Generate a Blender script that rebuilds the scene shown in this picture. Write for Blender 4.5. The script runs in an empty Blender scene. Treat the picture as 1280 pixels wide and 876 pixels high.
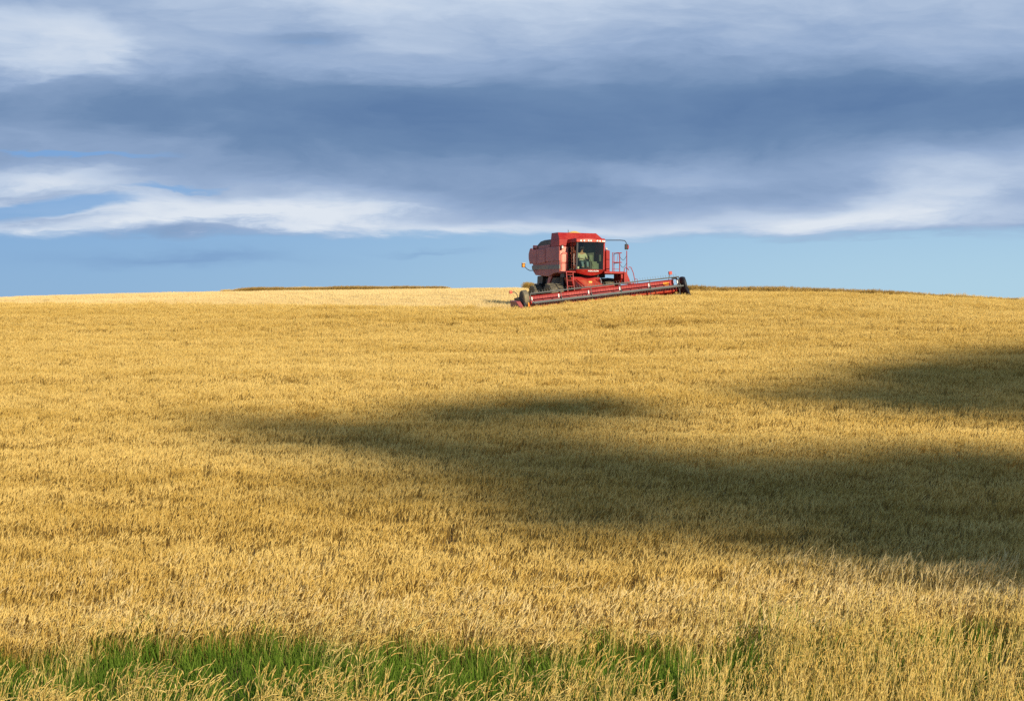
import bpy, bmesh, math, random
import numpy as np
from mathutils import Vector, Matrix
R = math.radians
random.seed(7)
rng = np.random.default_rng(11)
S = bpy.context.scene
COL = S.collection

# ------------------------------------------------------------ camera
F = 2133.0                       # focal length in photo pixels (1280 wide)
cam_d = bpy.data.cameras.new('camera')
cam_d.sensor_width = 36; cam_d.lens = 36*F/1280
cam_d.clip_start = 0.2; cam_d.clip_end = 5000
cam = bpy.data.objects.new('camera', cam_d)
cam.location = (0, 0, 0); cam.rotation_euler = (R(90), 0, 0)
COL.objects.link(cam); S.camera = cam

# ------------------------------------------------------------ sun
SUN_EL = R(21); SUN_AZ = R(25)      # sun low behind the camera's right shoulder
SUN_DIR = Vector((math.sin(SUN_AZ)*math.cos(SUN_EL), -math.cos(SUN_AZ)*math.cos(SUN_EL), math.sin(SUN_EL)))
sd = bpy.data.lights.new('sun', 'SUN'); sd.energy = 4.9; sd.angle = R(0.5); sd.color = (1.0, 0.86, 0.66)
so = bpy.data.objects.new('sun', sd); COL.objects.link(so)
so.rotation_euler = SUN_DIR.to_track_quat('Z', 'Y').to_euler()
S.view_settings.view_transform = 'Standard'; S.view_settings.look = 'None'
S.view_settings.exposure = 0.3; S.view_settings.gamma = 1
S.cycles.max_bounces = 6; S.cycles.diffuse_bounces = 3; S.cycles.glossy_bounces = 3
S.cycles.transmission_bounces = 4; S.cycles.transparent_max_bounces = 40
S.cycles.use_denoising = False
S.cycles.caustics_reflective = False; S.cycles.caustics_refractive = False

# ------------------------------------------------------------ node expression helper
class E:
    def __init__(s, nt, sock): s.nt = nt; s.s = sock
    def _m(s, op, *o):
        n = s.nt.nodes.new('ShaderNodeMath'); n.operation = op
        for i, v in enumerate((s,)+o):
            if isinstance(v, E): s.nt.links.new(v.s, n.inputs[i])
            else: n.inputs[i].default_value = v
        return E(s.nt, n.outputs[0])
    def __add__(s, o): return s._m('ADD', o)
    __radd__ = __add__
    def __mul__(s, o): return s._m('MULTIPLY', o)
    __rmul__ = __mul__
    def __sub__(s, o): return s._m('SUBTRACT', o)
    def __truediv__(s, o): return s._m('DIVIDE', o)
    def f(s, op, *o): return s._m(op, *o)
def smooth(e, a, b, c=0., d=1.):
    n = e.nt.nodes.new('ShaderNodeMapRange'); n.interpolation_type = 'SMOOTHSTEP'
    for i, v in enumerate((e, a, b, c, d)):
        if isinstance(v, E): e.nt.links.new(v.s, n.inputs[i])
        else: n.inputs[i].default_value = v
    return E(e.nt, n.outputs[0])
def noise(nt, vec, scale, detail=4, rough=.55, col=False):
    n = nt.nodes.new('ShaderNodeTexNoise'); n.inputs['Scale'].default_value = scale
    n.inputs['Detail'].default_value = detail; n.inputs['Roughness'].default_value = rough
    nt.links.new(vec.s if isinstance(vec, E) else vec, n.inputs['Vector'])
    return E(nt, n.outputs['Color' if col else 'Fac'])
def comb(nt, x, y, z):
    n = nt.nodes.new('ShaderNodeCombineXYZ')
    for i, v in enumerate((x, y, z)):
        if isinstance(v, E): nt.links.new(v.s, n.inputs[i])
        else: n.inputs[i].default_value = v
    return E(nt, n.outputs[0])
def mixc(nt, fac, a, b, mode='MIX'):
    n = nt.nodes.new('ShaderNodeMix'); n.data_type = 'RGBA'; n.blend_type = mode
    for i, v in ((0, fac), (6, a), (7, b)):
        if isinstance(v, E): nt.links.new(v.s, n.inputs[i])
        elif i == 0: n.inputs[i].default_value = v
        else: n.inputs[i].default_value = (*v, 1)
    return E(nt, n.outputs[2])
def ramp(nt, fac, stops):
    n = nt.nodes.new('ShaderNodeValToRGB'); cr = n.color_ramp
    while len(cr.elements) > 1: cr.elements.remove(cr.elements[-1])
    cr.elements[0].position = stops[0][0]; cr.elements[0].color = (*stops[0][1], 1)
    for p, c in stops[1:]:
        e = cr.elements.new(p); e.color = (*c, 1)
    nt.links.new(fac.s, n.inputs[0])
    return E(nt, n.outputs[0])
def srgb(r, g, b, k=1.):
    def l(v):
        v /= 255.
        return (v/12.92 if v <= .04045 else ((v+.055)/1.055)**2.4)*k
    return (l(r), l(g), l(b))

# ------------------------------------------------------------ world: Nishita sky + cloud deck
W = bpy.data.worlds.new('World'); S.world = W; W.use_nodes = True
nt = W.node_tree; nt.nodes.clear()
outn = nt.nodes.new('ShaderNodeOutputWorld'); bg = nt.nodes.new('ShaderNodeBackground')
nt.links.new(bg.outputs[0], outn.inputs[0]); bg.inputs[1].default_value = 0.1
sky = nt.nodes.new('ShaderNodeTexSky'); sky.sky_type = 'NISHITA'; sky.sun_disc = False
sky.sun_elevation = SUN_EL; sky.sun_rotation = math.atan2(SUN_DIR.x, SUN_DIR.y)
sky.altitude = 700; sky.air_density = 1.0; sky.dust_density = 0.6; sky.ozone_density = 1.6
tc = nt.nodes.new('ShaderNodeTexCoord'); sp = nt.nodes.new('ShaderNodeSeparateXYZ')
nt.links.new(tc.outputs['Generated'], sp.inputs[0])
dx, dy, dz = (E(nt, sp.outputs[i]) for i in range(3))
hor = (dx*dx+dy*dy).f('SQRT').f('MAXIMUM', .001)
az = dx.f('ARCTAN2', dy)         # 0 towards the hill, radians
el = dz/hor                      # tangent of elevation
def AZ(px): return math.atan((px-640)/F)
def EL(py): return (438-py)/F
# domain warp makes the streaks wispy
cd = comb(nt, az*5.0, el*22.0, 3.1)
w1 = noise(nt, cd, 1.0, 5, .55); w2 = noise(nt, comb(nt, az*5.0, el*22.0, 9.7), 1.0, 5, .55)
waz = az+(w1-.5)*.13; wel = el+(w2-.5)*.034
fine = noise(nt, comb(nt, waz*15.0, wel*78.0, 1.3), 1.0, 8, .62)
wel = wel+(fine-.5)*.016; waz = waz+(fine-.5)*.02
broad = noise(nt, comb(nt, waz*4.0, wel*16.0, 6.3), 1.0, 4, .5)
def blob(px, py, rx, ry, slope=0., warp=True):
    a, e = (waz, wel) if warp else (az, el)
    da = (a-AZ(px)); de = (e-EL(py))-da*slope
    q = (da*(F/rx)); r = (de*(F/ry))
    return ((q*q+r*r)*-1.0).f('EXPONENT')
def total(L):
    t = None
    for w, *a in L:
        b = blob(*a)*w
        t = b if t is None else t+b
    return t
# brightness of the cloud deck: 0 = slate blue underside, 1 = white
light = total([
    ( .32,   60,   70, 210, 45, 0.0),
    ( .30,  600,  -10, 420, 45, 0.0),
    ( .18, 1150,   20, 500, 60, 0.0),
    ( .50,   40,  236, 120, 12, 0.0),
    ( .46,  300,  262, 300, 20, 0.02),
    ( .36,  560,  285, 220, 13, 0.0),
    ( .50,   60,  295, 170,  9, 0.10),
    ( .32,  930,  283, 420, 13, 0.02),
    ( .20,  960,  262, 260, 14, 0.04),
    ( .26, 1200,  240, 170, 38, 0.15),
    ( .30, 1010,  268, 130, 12, 0.05),
    ( .16,  480,   70, 160, 40, 0.0),
    ( .10,  800,  220, 300, 20, 0.0),
    (-.20,  370,   55,  90, 20, 0.0),
    (-.16,  250,  125, 520, 36, 0.0),
    (-.22,  560,  165, 520, 45, 0.0),
    (-.20, 1030,  120, 420, 36, 0.0),
    (-.10, 1280,  140, 260, 60, 0.0),
    (-.05,  640,  245, 160, 30, 0.0)])
soft = noise(nt, comb(nt, waz*13.0, wel*30.0, 2.2), 1.0, 6, .56)
bri = light*(.55+.9*fine)+.38+(broad-.5)*.42+(soft-.5)*.34+(fine-.5)*.14
bri = bri+smooth(blob(40, 62, 150, 52)+(soft-.5)*.9+(fine-.5)*.4, .30, .72)*.17+smooth(blob(250, 268, 330, 30, .02)+(fine-.5)*2.2, .40, .85)*.20+smooth(blob(1190, 235, 170, 45, .15)+(fine-.5)*1.2, .40, 1.0)*.08
K = 10/2**S.view_settings.exposure
cloudc = ramp(nt, bri, [(0, srgb(90, 121, 164, 1)), (.22, srgb(110, 139, 177, 1)), (.45, srgb(150, 173, 206, 1)),
                        (.72, srgb(190, 206, 228, 1)), (1, srgb(222, 230, 240, 1))])
# where there is cloud at all: the deck ends in a ragged lower edge, blue holes on the left
edge = total([(6.0, 60, 300, 300, 800, 0.0)]) # slight droop to the left
big = noise(nt, comb(nt, az*11.0, 4.4, 0.), 1.0, 3, .5)
base = (el-EL(297))*F + (w2-.5)*30 + (fine-.5)*44 + (big-.5)*26 + edge
mask = smooth(base, -6., 12.)
holes = total([(1.25, 45, 268, 130, 13, .1), (.75, 20, 207, 80, 5, -.08), (.7, 130, 211, 110, 5, 0.0), (.55, 375, 60, 70, 14, 0.0), (.7, 230, 240, 90, 4, 0.)])
mask = (mask*(smooth(holes+(fine-.5)*.7, .35, .9)*-0.9+1.0))
scud = blob(240, 326, 130, 9)*.5+blob(560, 309, 40, 3)*.3
# clear strip
skyt = mixc(nt, 1.0, E(nt, sky.outputs[0]), (.80, .98, 1.30), 'MULTIPLY')
grad = mixc(nt, smooth(az, -.32, .30), srgb(132, 170, 209), srgb(172, 206, 226))
grad = mixc(nt, smooth(el, .03, .13), grad, mixc(nt, .55, grad, srgb(96, 146, 212)))
gsc = nt.nodes.new('ShaderNodeVectorMath'); gsc.operation = 'SCALE'; nt.links.new(grad.s, gsc.inputs[0]); gsc.inputs[3].default_value = K
clear = mixc(nt, .93, skyt, E(nt, gsc.outputs[0]))
csc = nt.nodes.new('ShaderNodeVectorMath'); csc.operation = 'SCALE'; nt.links.new(cloudc.s, csc.inputs[0]); csc.inputs[3].default_value = K
clear = mixc(nt, scud, clear, tuple(c*K for c in srgb(112, 146, 192)))
# high overhead and behind the camera the deck breaks up into open sky
lowdeck = mask*smooth(el, 1.2, .35)*smooth(dy, -.9, .1, .35, 1.)
final = mixc(nt, lowdeck, clear, E(nt, csc.outputs[0]))
hi = smooth(el, .35, 1.2)
final = mixc(nt, hi*(smooth(noise(nt, comb(nt, dx*3, dy*3, dz*6), 1, 5), .45, .65)*-.6+1.), final, skyt)
nt.links.new(final.s, bg.inputs[0])

# ------------------------------------------------------------ terrain
def pchip(X, Y):
    X = np.array(X, float); Y = np.array(Y, float)
    h = np.diff(X); d = np.diff(Y)/h; m = np.zeros_like(X)
    for i in range(1, len(X)-1):
        m[i] = 0 if d[i-1]*d[i] <= 0 else 2*d[i-1]*d[i]/(d[i-1]+d[i])*1.0
    m[0] = d[0]; m[-1] = d[-1]
    def fn(x):
        x = np.asarray(x, float)
        i = np.clip(np.searchsorted(X, x)-1, 0, len(X)-2)
        t = np.clip((x-X[i])/h[i], -5, 5); t = np.where((x < X[0]) | (x > X[-1]), np.clip(t, 0, 1), t)
        return ((1+2*t)*(1-t)**2*Y[i]+t*(1-t)**2*h[i]*m[i]+t*t*(3-2*t)*Y[i+1]+t*t*(t-1)*h[i]*m[i+1])
    return fn
near = [(-800, -6), (-60, -3), (-6, -1.75), (4, -1.75), (17, -4.95), (19.5, -4.85), (24, -4.31), (50, -1.745)]
PL = pchip(*zip(*(near+[(70, .02), (86.5, 1.70), (95, 2.28), (110, 3.38), (125, 4.36), (133, 4.68), (150, 5.05), (170, 4.6), (260, -1), (900, -25)])))
PR = pchip(*zip(*(near+[(70, .45), (84, 1.9), (91, 2.58), (97, 2.80), (102, 3.18), (106, 3.24), (115, 2.85), (130, 1.8), (200, -4), (900, -40)])))
def sst(a, b, x):
    t = np.clip((x-a)/(b-a), 0, 1); return t*t*(3-2*t)
def vnoise(x, y, seed=0):
    x = np.asarray(x, float); y = np.asarray(y, float)
    xi = np.floor(x).astype(int); yi = np.floor(y).astype(int); fx = x-xi; fy = y-yi
    fx = fx*fx*(3-2*fx); fy = fy*fy*(3-2*fy)
    def h(a, b):
        n = (a*374761393+b*668265263+seed*974711) & 0x7fffffff
        n = ((n ^ (n >> 13))*1274126177) & 0x7fffffff
        return ((n ^ (n >> 16)) & 0xffff)/65535.
    return (h(xi, yi)*(1-fx)+h(xi+1, yi)*fx)*(1-fy)+(h(xi, yi+1)*(1-fx)+h(xi+1, yi+1)*fx)*fy
def height(x, y):
    x = np.asarray(x, float); y = np.asarray(y, float)
    w = sst(.0, .078, x/np.maximum(y, 5.))*sst(45, 86, y)
    z = PL(y)*(1-w)+PR(y)*w
    ky = sst(30, 120, y)
    xl = np.clip(-x, 0, 90); xr = np.clip(x-9, 0, 60)
    z = z-ky*(.62*(xl/37.)**2) - sst(50, 97, y)*.62*(xr/21.)**2*(w)
    z = z+(vnoise(x/9., y/9., 3)-.5)*.16*sst(20, 40, y)+(vnoise(x/2.2, y/2.2, 4)-.5)*.04
    return z

def link(name, me, mat=None, parent=None):
    o = bpy.data.objects.new(name, me); COL.objects.link(o)
    if mat is not None: me.materials.append(mat)
    if parent is not None: o.parent = parent
    return o
def newmat(name):
    m = bpy.data.materials.new(name); m.use_nodes = True; m.node_tree.nodes.clear()
    o = m.node_tree.nodes.new('ShaderNodeOutputMaterial')
    return m, m.node_tree, o

def axis(segs):
    out = []
    for a, b, s in segs: out += list(np.arange(a, b, s))
    return np.array(out+[segs[-1][1]])
gx = axis([(-900, -200, 50), (-200, -60, 8), (-60, 60, 1.0), (60, 200, 8), (200, 900, 50)])
gy = axis([(-800, -40, 40), (-40, 0, 4), (0, 175, .9), (175, 300, 8), (300, 900, 50)])
GX, GY = np.meshgrid(gx, gy)
GZ = height(GX, GY)
verts = np.stack([GX, GY, GZ], -1).reshape(-1, 3)
nx, ny = len(gx), len(gy)
ii = (np.arange(ny-1)[:, None]*nx+np.arange(nx-1)[None]).ravel()
faces = np.stack([ii, ii+1, ii+nx+1, ii+nx], 1)
me = bpy.data.meshes.new('ground'); me.from_pydata(verts.tolist(), [], faces.tolist()); me.shade_smooth()
m, t, o = newmat('soil_and_straw')
geo = t.nodes.new('ShaderNodeNewGeometry'); spx = t.nodes.new('ShaderNodeSeparateXYZ'); t.links.new(geo.outputs['Position'], spx.inputs[0])
X_, Y_, Z_ = (E(t, spx.outputs[i]) for i in range(3))
n1 = noise(t, geo.outputs['Position'], 6.0, 6, .7); n2 = noise(t, comb(t, X_*.25, Y_*1.1, Z_*0), 1.0, 5, .6)
soil = mixc(t, smooth(n1, .35, .7), (.16, .10, .045), (.36, .26, .12))
straw = mixc(t, smooth(n2*.6+n1*.4, .35, .65), (.48, .33, .12), (.74, .56, .26))
gcol = mixc(t, smooth(Y_, 86, 90), soil, straw)
bs = t.nodes.new('ShaderNodeBsdfDiffuse'); t.links.new(gcol.s, bs.inputs[0])
bm_ = t.nodes.new('ShaderNodeBump'); bm_.inputs['Strength'].default_value = .6; bm_.inputs['Distance'].default_value = .05
t.links.new(n1.s, bm_.inputs['Height']); t.links.new(bm_.outputs[0], bs.inputs['Normal']); t.links.new(bs.outputs[0], o.inputs[0])
ground = link('ground', me, m); ground['kind'] = 'structure'; ground['label'] = 'rolling farm hillside of soil and straw under the crop'

# ------------------------------------------------------------ plant materials
def plantmat(name, lo, hi, top, zsplit, trans=.3, streak=True, grad=(.0, 1.)):
    """lo/hi stem colours, top = seed-head colours; colour follows the plant's own height (object space)"""
    m, t, o = newmat(name)
    oi = t.nodes.new('ShaderNodeObjectInfo'); tcn = t.nodes.new('ShaderNodeTexCoord')
    at = t.nodes.new('ShaderNodeAttribute'); at.attribute_name = 'tone'     # 0 stem .. 1 head
    ar = t.nodes.new('ShaderNodeAttribute'); ar.attribute_name = 'vary'
    g = t.nodes.new('ShaderNodeNewGeometry')
    sp_ = t.nodes.new('ShaderNodeSeparateXYZ'); t.links.new(g.outputs['Position'], sp_.inputs[0])
    px, py = E(t, sp_.outputs[0]), E(t, sp_.outputs[1])
    tone = E(t, at.outputs['Fac']); vary = E(t, ar.outputs['Fac']); rnd = E(t, oi.outputs['Random'])
    st = noise(t, comb(t, px*.10, py*.55, 0.), 1.0, 4, .6)
    st2 = noise(t, comb(t, px*.035, py*.11, 5.), 1.0, 3, .6)
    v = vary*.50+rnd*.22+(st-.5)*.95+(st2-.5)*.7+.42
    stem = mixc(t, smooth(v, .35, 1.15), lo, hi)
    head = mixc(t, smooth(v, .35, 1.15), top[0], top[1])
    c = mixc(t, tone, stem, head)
    d = t.nodes.new('ShaderNodeBsdfDiffuse'); tr = t.nodes.new('ShaderNodeBsdfTranslucent'); mx = t.nodes.new('ShaderNodeMixShader')
    t.links.new(c.s, d.inputs[0]); t.links.new(c.s, tr.inputs[0]); mx.inputs[0].default_value = trans
    t.links.new(d.outputs[0], mx.inputs[1]); t.links.new(tr.outputs[0], mx.inputs[2]); t.links.new(mx.outputs[0], o.inputs[0])
    return m
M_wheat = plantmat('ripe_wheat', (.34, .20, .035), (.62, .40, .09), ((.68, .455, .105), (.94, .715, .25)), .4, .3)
M_rank = plantmat('rank_wheat', (.20, .12, .03), (.34, .22, .06), ((.30, .19, .055), (.50, .34, .11)), .4, .2)
M_edge = plantmat('edge_wheat', (.54, .37, .09), (.72, .52, .17), ((.80, .58, .19), (.94, .76, .36)), .4, .3)
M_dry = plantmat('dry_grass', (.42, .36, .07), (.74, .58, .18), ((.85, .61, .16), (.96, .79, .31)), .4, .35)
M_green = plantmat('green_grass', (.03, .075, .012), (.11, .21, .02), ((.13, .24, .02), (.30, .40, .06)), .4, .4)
M_stub = plantmat('stubble', (.52, .35, .11), (.80, .60, .26), ((.74, .55, .24), (.84, .68, .34)), .4, .2)

# ------------------------------------------------------------ plant clumps
class PB:
    def __init__(s): s.v = []; s.f = []; s.tone = []; s.vary = []
    def ribbon(s, pts, wid, side, tone, vary):
        b = len(s.v)
        for i, p in enumerate(pts):
            w = side*(wid[i]/2)
            s.v += [p-w, p+w]; tt = tone if not hasattr(tone, '__len__') else tone[i]
            s.tone += [tt, tt]; s.vary += [vary, vary]
        for i in range(len(pts)-1):
            s.f.append((b+2*i, b+2*i+1, b+2*i+3, b+2*i+2))
    def spindle(s, pts, rad, tone, vary, n=4):
        b = len(s.v)
        for i, p in enumerate(pts):
            ax = (pts[min(i+1, len(pts)-1)]-pts[max(i-1, 0)]).normalized()
            u = ax.orthogonal().normalized(); w = ax.cross(u)
            for k in range(n):
                a = 2*math.pi*k/n+i*.8
                s.v.append(p+(u*math.cos(a)+w*math.sin(a))*rad[i]); s.tone.append(tone); s.vary.append(vary)
        for i in range(len(pts)-1):
            for k in range(n):
                s.f.append((b+i*n+k, b+i*n+(k+1) % n, b+(i+1)*n+(k+1) % n, b+(i+1)*n+k))
    def mesh(s, name, mat):
        me = bpy.data.meshes.new(name); me.from_pydata([tuple(p) for p in s.v], [], s.f)
        for nm, d in (('tone', s.tone), ('vary', s.vary)):
            a = me.attributes.new(nm, 'FLOAT', 'POINT'); a.data.foreach_set('value', np.array(d, 'f'))
        me.materials.append(mat); me.shade_smooth()
        return me
rr = random.random
def U(a, b): return a+(b-a)*rr()
def sidevec():
    a = U(0, math.pi); return Vector((math.cos(a), math.sin(a), 0))
def wheat_clump(sz, n, h, mat, hs=1.0, awn=3, nod=.5, i=0):
    b = PB()
    for _ in range(n):
        p = Vector((U(-sz/2, sz/2), U(-sz/2, sz/2), -.03)); H = h*U(.82, 1.1)
        ln = Vector((random.gauss(.10, .10), random.gauss(0, .10), 0)); v = rr(); sd_ = sidevec()
        pts = [p+Vector((0, 0, H*k))+ln*(H*k*k) for k in (0, .5, .85)]
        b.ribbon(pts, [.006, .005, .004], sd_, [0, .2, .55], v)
        # head, nodding a little
        d = (Vector((0, 0, 1))+ln*2*.85+Vector((U(-.2, nod), U(-.25, .25), 0))).normalized(); L = U(.075, .11)*hs
        droop = Vector((d.x, d.y, -.6*rr()))*.25
        q = [pts[-1]+(d*k+droop*k*k)*L for k in (0, .35, .75, 1.)]
        w = .0080*hs
        b.spindle(q, [w*.5, w*1.1, w*.85, w*.15], 1., v, 4)
        for _a in range(awn):
            k = U(.3, 1); s0 = pts[-1]+(d*k+droop*k*k)*L
            e = s0+(d+Vector((U(-.5, .5), U(-.5, .5), U(-.2, .3)))).normalized()*U(.05, .08)*hs
            b.ribbon([s0, e], [.004, .0008], sd_, 1., v)
        if rr() < .75:
            k = U(.3, .75); s0 = p+Vector((0, 0, H*k)); dr = Vector((U(-1, 1), U(-1, 1), 0)).normalized(); L2 = U(.10, .2)
            q = [s0, s0+dr*L2*.45+Vector((0, 0, L2*.35)), s0+dr*L2+Vector((0, 0, -L2*U(0, .6)))]
            b.ribbon(q, [.008, .009, .001], dr.cross(Vector((0, 0, 1))), [.1, .5, .4], rr())
    return b.mesh('wheat_clump', mat)
def dry_clump(sz, n, h, mat, up=0.):
    """tall dry roadside grass: thin culms that bow over to the right with feathery heads"""
    b = PB()
    for _ in range(n):
        p = Vector((U(-sz/2, sz/2), U(-sz/2, sz/2), -.04)); H = h*U(.6, 1.12); v = rr(); sd_ = sidevec()
        bend = random.gauss(.20-.10*up, .16-.06*up); by = random.gauss(0, .12)
        fn = lambda k: p+Vector((bend*H*k*k*.8, by*H*k*k, H*k-.25*abs(bend)*H*k**3))
        pts = [fn(k) for k in (0, .3, .6, .8)]
        b.ribbon(pts, [.006, .0055, .0045, .0035], sd_, [0, .15, .4, .6], v)
        L = U(.13, .25); d = (fn(.8)-fn(.7)).normalized(); dr = Vector((1 if bend > 0 else -1, U(-.4, .4), 0))*(U(.1, 1.1) if rr() < .6-.4*up else U(0, .3))
        q = [pts[-1]+d*L*k+(dr+Vector((0, 0, -.7*abs(dr.x))))*L*k*k*.8 for k in (0, .2, .45, .7, .88, 1)]
        w = U(.005, .009)*(1-.3*up); L *= 1-.25*up
        b.spindle(q, [w*.3, w, w*1.2, w, w*.6, w*.1], 1., v, 3)
        for _s in range(9):
            k = U(.08, .95); j = int(k*4.999); s0 = q[j].lerp(q[j+1], k*5-j)
            e = s0+Vector((U(-.022, .022), U(-.022, .022), U(-.018, .02)))+(q[j+1]-q[j]).normalized()*.018
            b.ribbon([s0, e], [.006, .001], sd_, 1., rr())
        if rr() < .8:
            k = U(.1, .5); s0 = fn(k); dd = Vector((U(-1, 1), U(-1, 1), 0)).normalized(); L2 = U(.15, .35)
            qq = [s0, s0+dd*L2*.35+Vector((0, 0, L2*.5)), s0+dd*L2*.8+Vector((0, 0, L2*U(.1, .5)))]
            b.ribbon(qq, [.006, .006, .001], dd.cross(Vector((0, 0, 1))), [.0, .2, .4], rr())
    return b.mesh('dry_clump', mat)
def green_clump(sz, n, h, mat):
    b = PB()
    for _ in range(n):
        p = Vector((U(-sz/2, sz/2), U(-sz/2, sz/2), -.03)); H = h*U(.5, 1.15); v = rr()
        dd = Vector((random.gauss(.25, .5), random.gauss(0, .5), 0)); lean = U(.15, .6)
        fn = lambda k: p+dd*(lean*H*k*k)+Vector((0, 0, H*(k-.18*lean*k**3)))
        pts = [fn(k) for k in (0, .3, .6, .85, 1.)]
        w = U(.007, .014); sd_ = sidevec()
        b.ribbon(pts, [w*.7, w, w*.9, w*.5, .001], sd_, [0, .1, .4, .7, 1.], v)
    return b.mesh('green_clump', mat)
def stub_clump(sz, n, h, mat):
    b = PB()
    for _ in range(n):
        p = Vector((U(-sz/2, sz/2), round(U(-sz/2, sz/2)/.19)*.19+random.gauss(0, .02), -.02)); H = h*U(.5, 1.2); v = rr()
        d = Vector((random.gauss(0, .15), random.gauss(0, .15), 1)); b.ribbon([p, p+d*H], [.008, .007], sidevec(), [.2, .9], v)
    for _ in range(n//3):      # chaff and loose straw lying on top
        p = Vector((U(-sz/2, sz/2), U(-sz/2, sz/2), U(.01, .09))); a = U(0, 6.28); d = Vector((math.cos(a), math.sin(a), U(-.1, .1)))*U(.06, .22)
        b.ribbon([p, p+d], [.007, .006], Vector((-d.y, d.x, 0)).normalized(), .9, rr())
    return b.mesh('stub_clump', mat)

def scatter(name, label, variants, P, rot, scl, idx, parent_mat):
    hid = bpy.data.collections.new(name+'_sources')
    for k, me in enumerate(variants):
        hid.objects.link(bpy.data.objects.new('%s_source_%02d' % (name, k), me))
    me = bpy.data.meshes.new(name); me.vertices.add(len(P)); me.vertices.foreach_set('co', P.astype('f').ravel())
    for nm, typ, d, key in (('rot', 'FLOAT_VECTOR', rot, 'vector'), ('scl', 'FLOAT_VECTOR', scl, 'vector'), ('idx', 'INT', idx, 'value')):
        a = me.attributes.new(nm, typ, 'POINT'); a.data.foreach_set(key, np.ascontiguousarray(d, dtype='i' if typ == 'INT' else 'f').ravel())
    me.update()
    ob = link(name, me)
    g = bpy.data.node_groups.new(name+'_scatter', 'GeometryNodeTree')
    g.interface.new_socket('Geometry', in_out='INPUT', socket_type='NodeSocketGeometry')
    g.interface.new_socket('Geometry', in_out='OUTPUT', socket_type='NodeSocketGeometry')
    gi = g.nodes.new('NodeGroupInput'); go = g.nodes.new('NodeGroupOutput')
    ip = g.nodes.new('GeometryNodeInstanceOnPoints'); ci = g.nodes.new('GeometryNodeCollectionInfo')
    ci.inputs['Collection'].default_value = hid; ci.inputs['Separate Children'].default_value = True; ci.inputs['Reset Children'].default_value = True
    ip.inputs['Pick Instance'].default_value = True
    def attr(nm, dt):
        n = g.nodes.new('GeometryNodeInputNamedAttribute'); n.data_type = dt; n.inputs['Name'].default_value = nm; return n.outputs['Attribute']
    g.links.new(gi.outputs[0], ip.inputs['Points']); g.links.new(ci.outputs[0], ip.inputs['Instance'])
    g.links.new(attr('idx', 'INT'), ip.inputs['Instance Index'])
    g.links.new(attr('rot', 'FLOAT_VECTOR'), ip.inputs['Rotation']); g.links.new(attr('scl', 'FLOAT_VECTOR'), ip.inputs['Scale'])
    g.links.new(ip.outputs[0], go.inputs[0])
    md = ob.modifiers.new('scatter', 'NODES'); md.node_group = g
    ob['kind'] = 'stuff'; ob['label'] = label
    print(name, len(P))
    return ob
def jgrid(y0, y1, step, margin=4., k=.335, xr=None):
    out = []
    y = y0
    while y < y1:
        hw = k*max(y, 12)+margin
        x0_, x1_ = (-hw, hw) if xr is None else xr
        xs = np.arange(x0_, x1_, step); xs = xs+rng.uniform(-.5, .5, len(xs))*step*.9
        out.append(np.stack([xs, y+rng.uniform(-.5, .5, len(xs))*step*.9], 1)); y += step
    return np.concatenate(out)

# the combine stands here
YAW = R(20); CX, CY, CZ = 4.21, 92.0, 2.46
ca, sa = math.cos(YAW), math.sin(YAW)
def to_local(x, y):
    dx_, dy_ = x-CX, y-CY
    return dx_*ca+dy_*sa, -dx_*sa+dy_*ca
# --- the standing crop
def field_mask(x, y):
    u = x/y; wob = (vnoise(x/1.3, y/50., 8)-.5)*.5
    lx, ly = to_local(x, y)
    edge_l = np.interp(x, [-60, -38, -25, -10, -.5], [118, 108, 96, 90.0, 86.4])+wob
    hdr = ly < -3.15                       # in front of the knife
    left = (lx < -4.85) & (y < edge_l)
    mid = (lx >= -4.85) & (lx <= 4.15) & hdr
    right = (lx > 4.15) & (y < 98.6+wob*.6-.02*(x-9))
    far_r = (lx > 5) & (y > 101.4+wob-.02*(x-9)) & (y < 112) & (x > 9.5)
    back = (y > 143.5+wob) & (y < 146.5) & (x > -24+wob*3) & (x < -5+wob*3)
    return left | mid | right | far_r | back
def strip_mask(x, y):
    wob = (vnoise(x/1.3, y/50., 8)-.5)*.8
    a = (y > 141+wob) & (y < 144) & (x > -24.3+wob*3) & (x < -4.4+wob*3)
    b = (y > 137+wob) & (y < 146) & (x > 1.0+wob*2) & (x < 14)
    c = (x > 9.3) & (y > 101.2+wob*.5-.02*(x-9)) & (y < 103.2) & (x < 30)
    return a | b | c
def edge_y(x): return 23.6+(vnoise(x/1.7, x*0+3.3, 5)-.5)*1.2+(vnoise(x/.4, x*0+1.3, 6)-.5)*.4
P = jgrid(22.8, 98.8, .43)
P = np.concatenate([P, jgrid(98.8, 120, .55, 3), jgrid(143, 147, .5, 0, .2)])
x, y = P[:, 0], P[:, 1]
keep = field_mask(x, y) & (y > edge_y(x))
streak = vnoise(x/16., y/1.1, 23)*.30*sst(35, 60, y)+vnoise(x/6., y/.85, 21)*.35+vnoise(x/1.4, y/.9, 22)*.5
keep &= (vnoise(x/1.1, y/.7, 31) > .06)
P = P[keep]; streak = streak[keep]; x, y = P[:, 0], P[:, 1]
z = height(x, y)
n = len(P)
rot = np.stack([rng.normal(0, .05, n), rng.normal(0, .05, n), rng.uniform(-.7, .7, n)], 1)
hz = (.70+.52*streak)*rng.uniform(.93, 1.07, n)
hz = np.where(y > 130, hz*.85, hz)
hz *= 1+.06*np.exp(-((y-24.8)/1.5)**2)
scl = np.stack([rng.uniform(.95, 1.15, n)]*2+[hz], 1)
wheat_v = [wheat_clump(.52, 46, .54, M_wheat, 1.0) for _ in range(10)]
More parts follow.
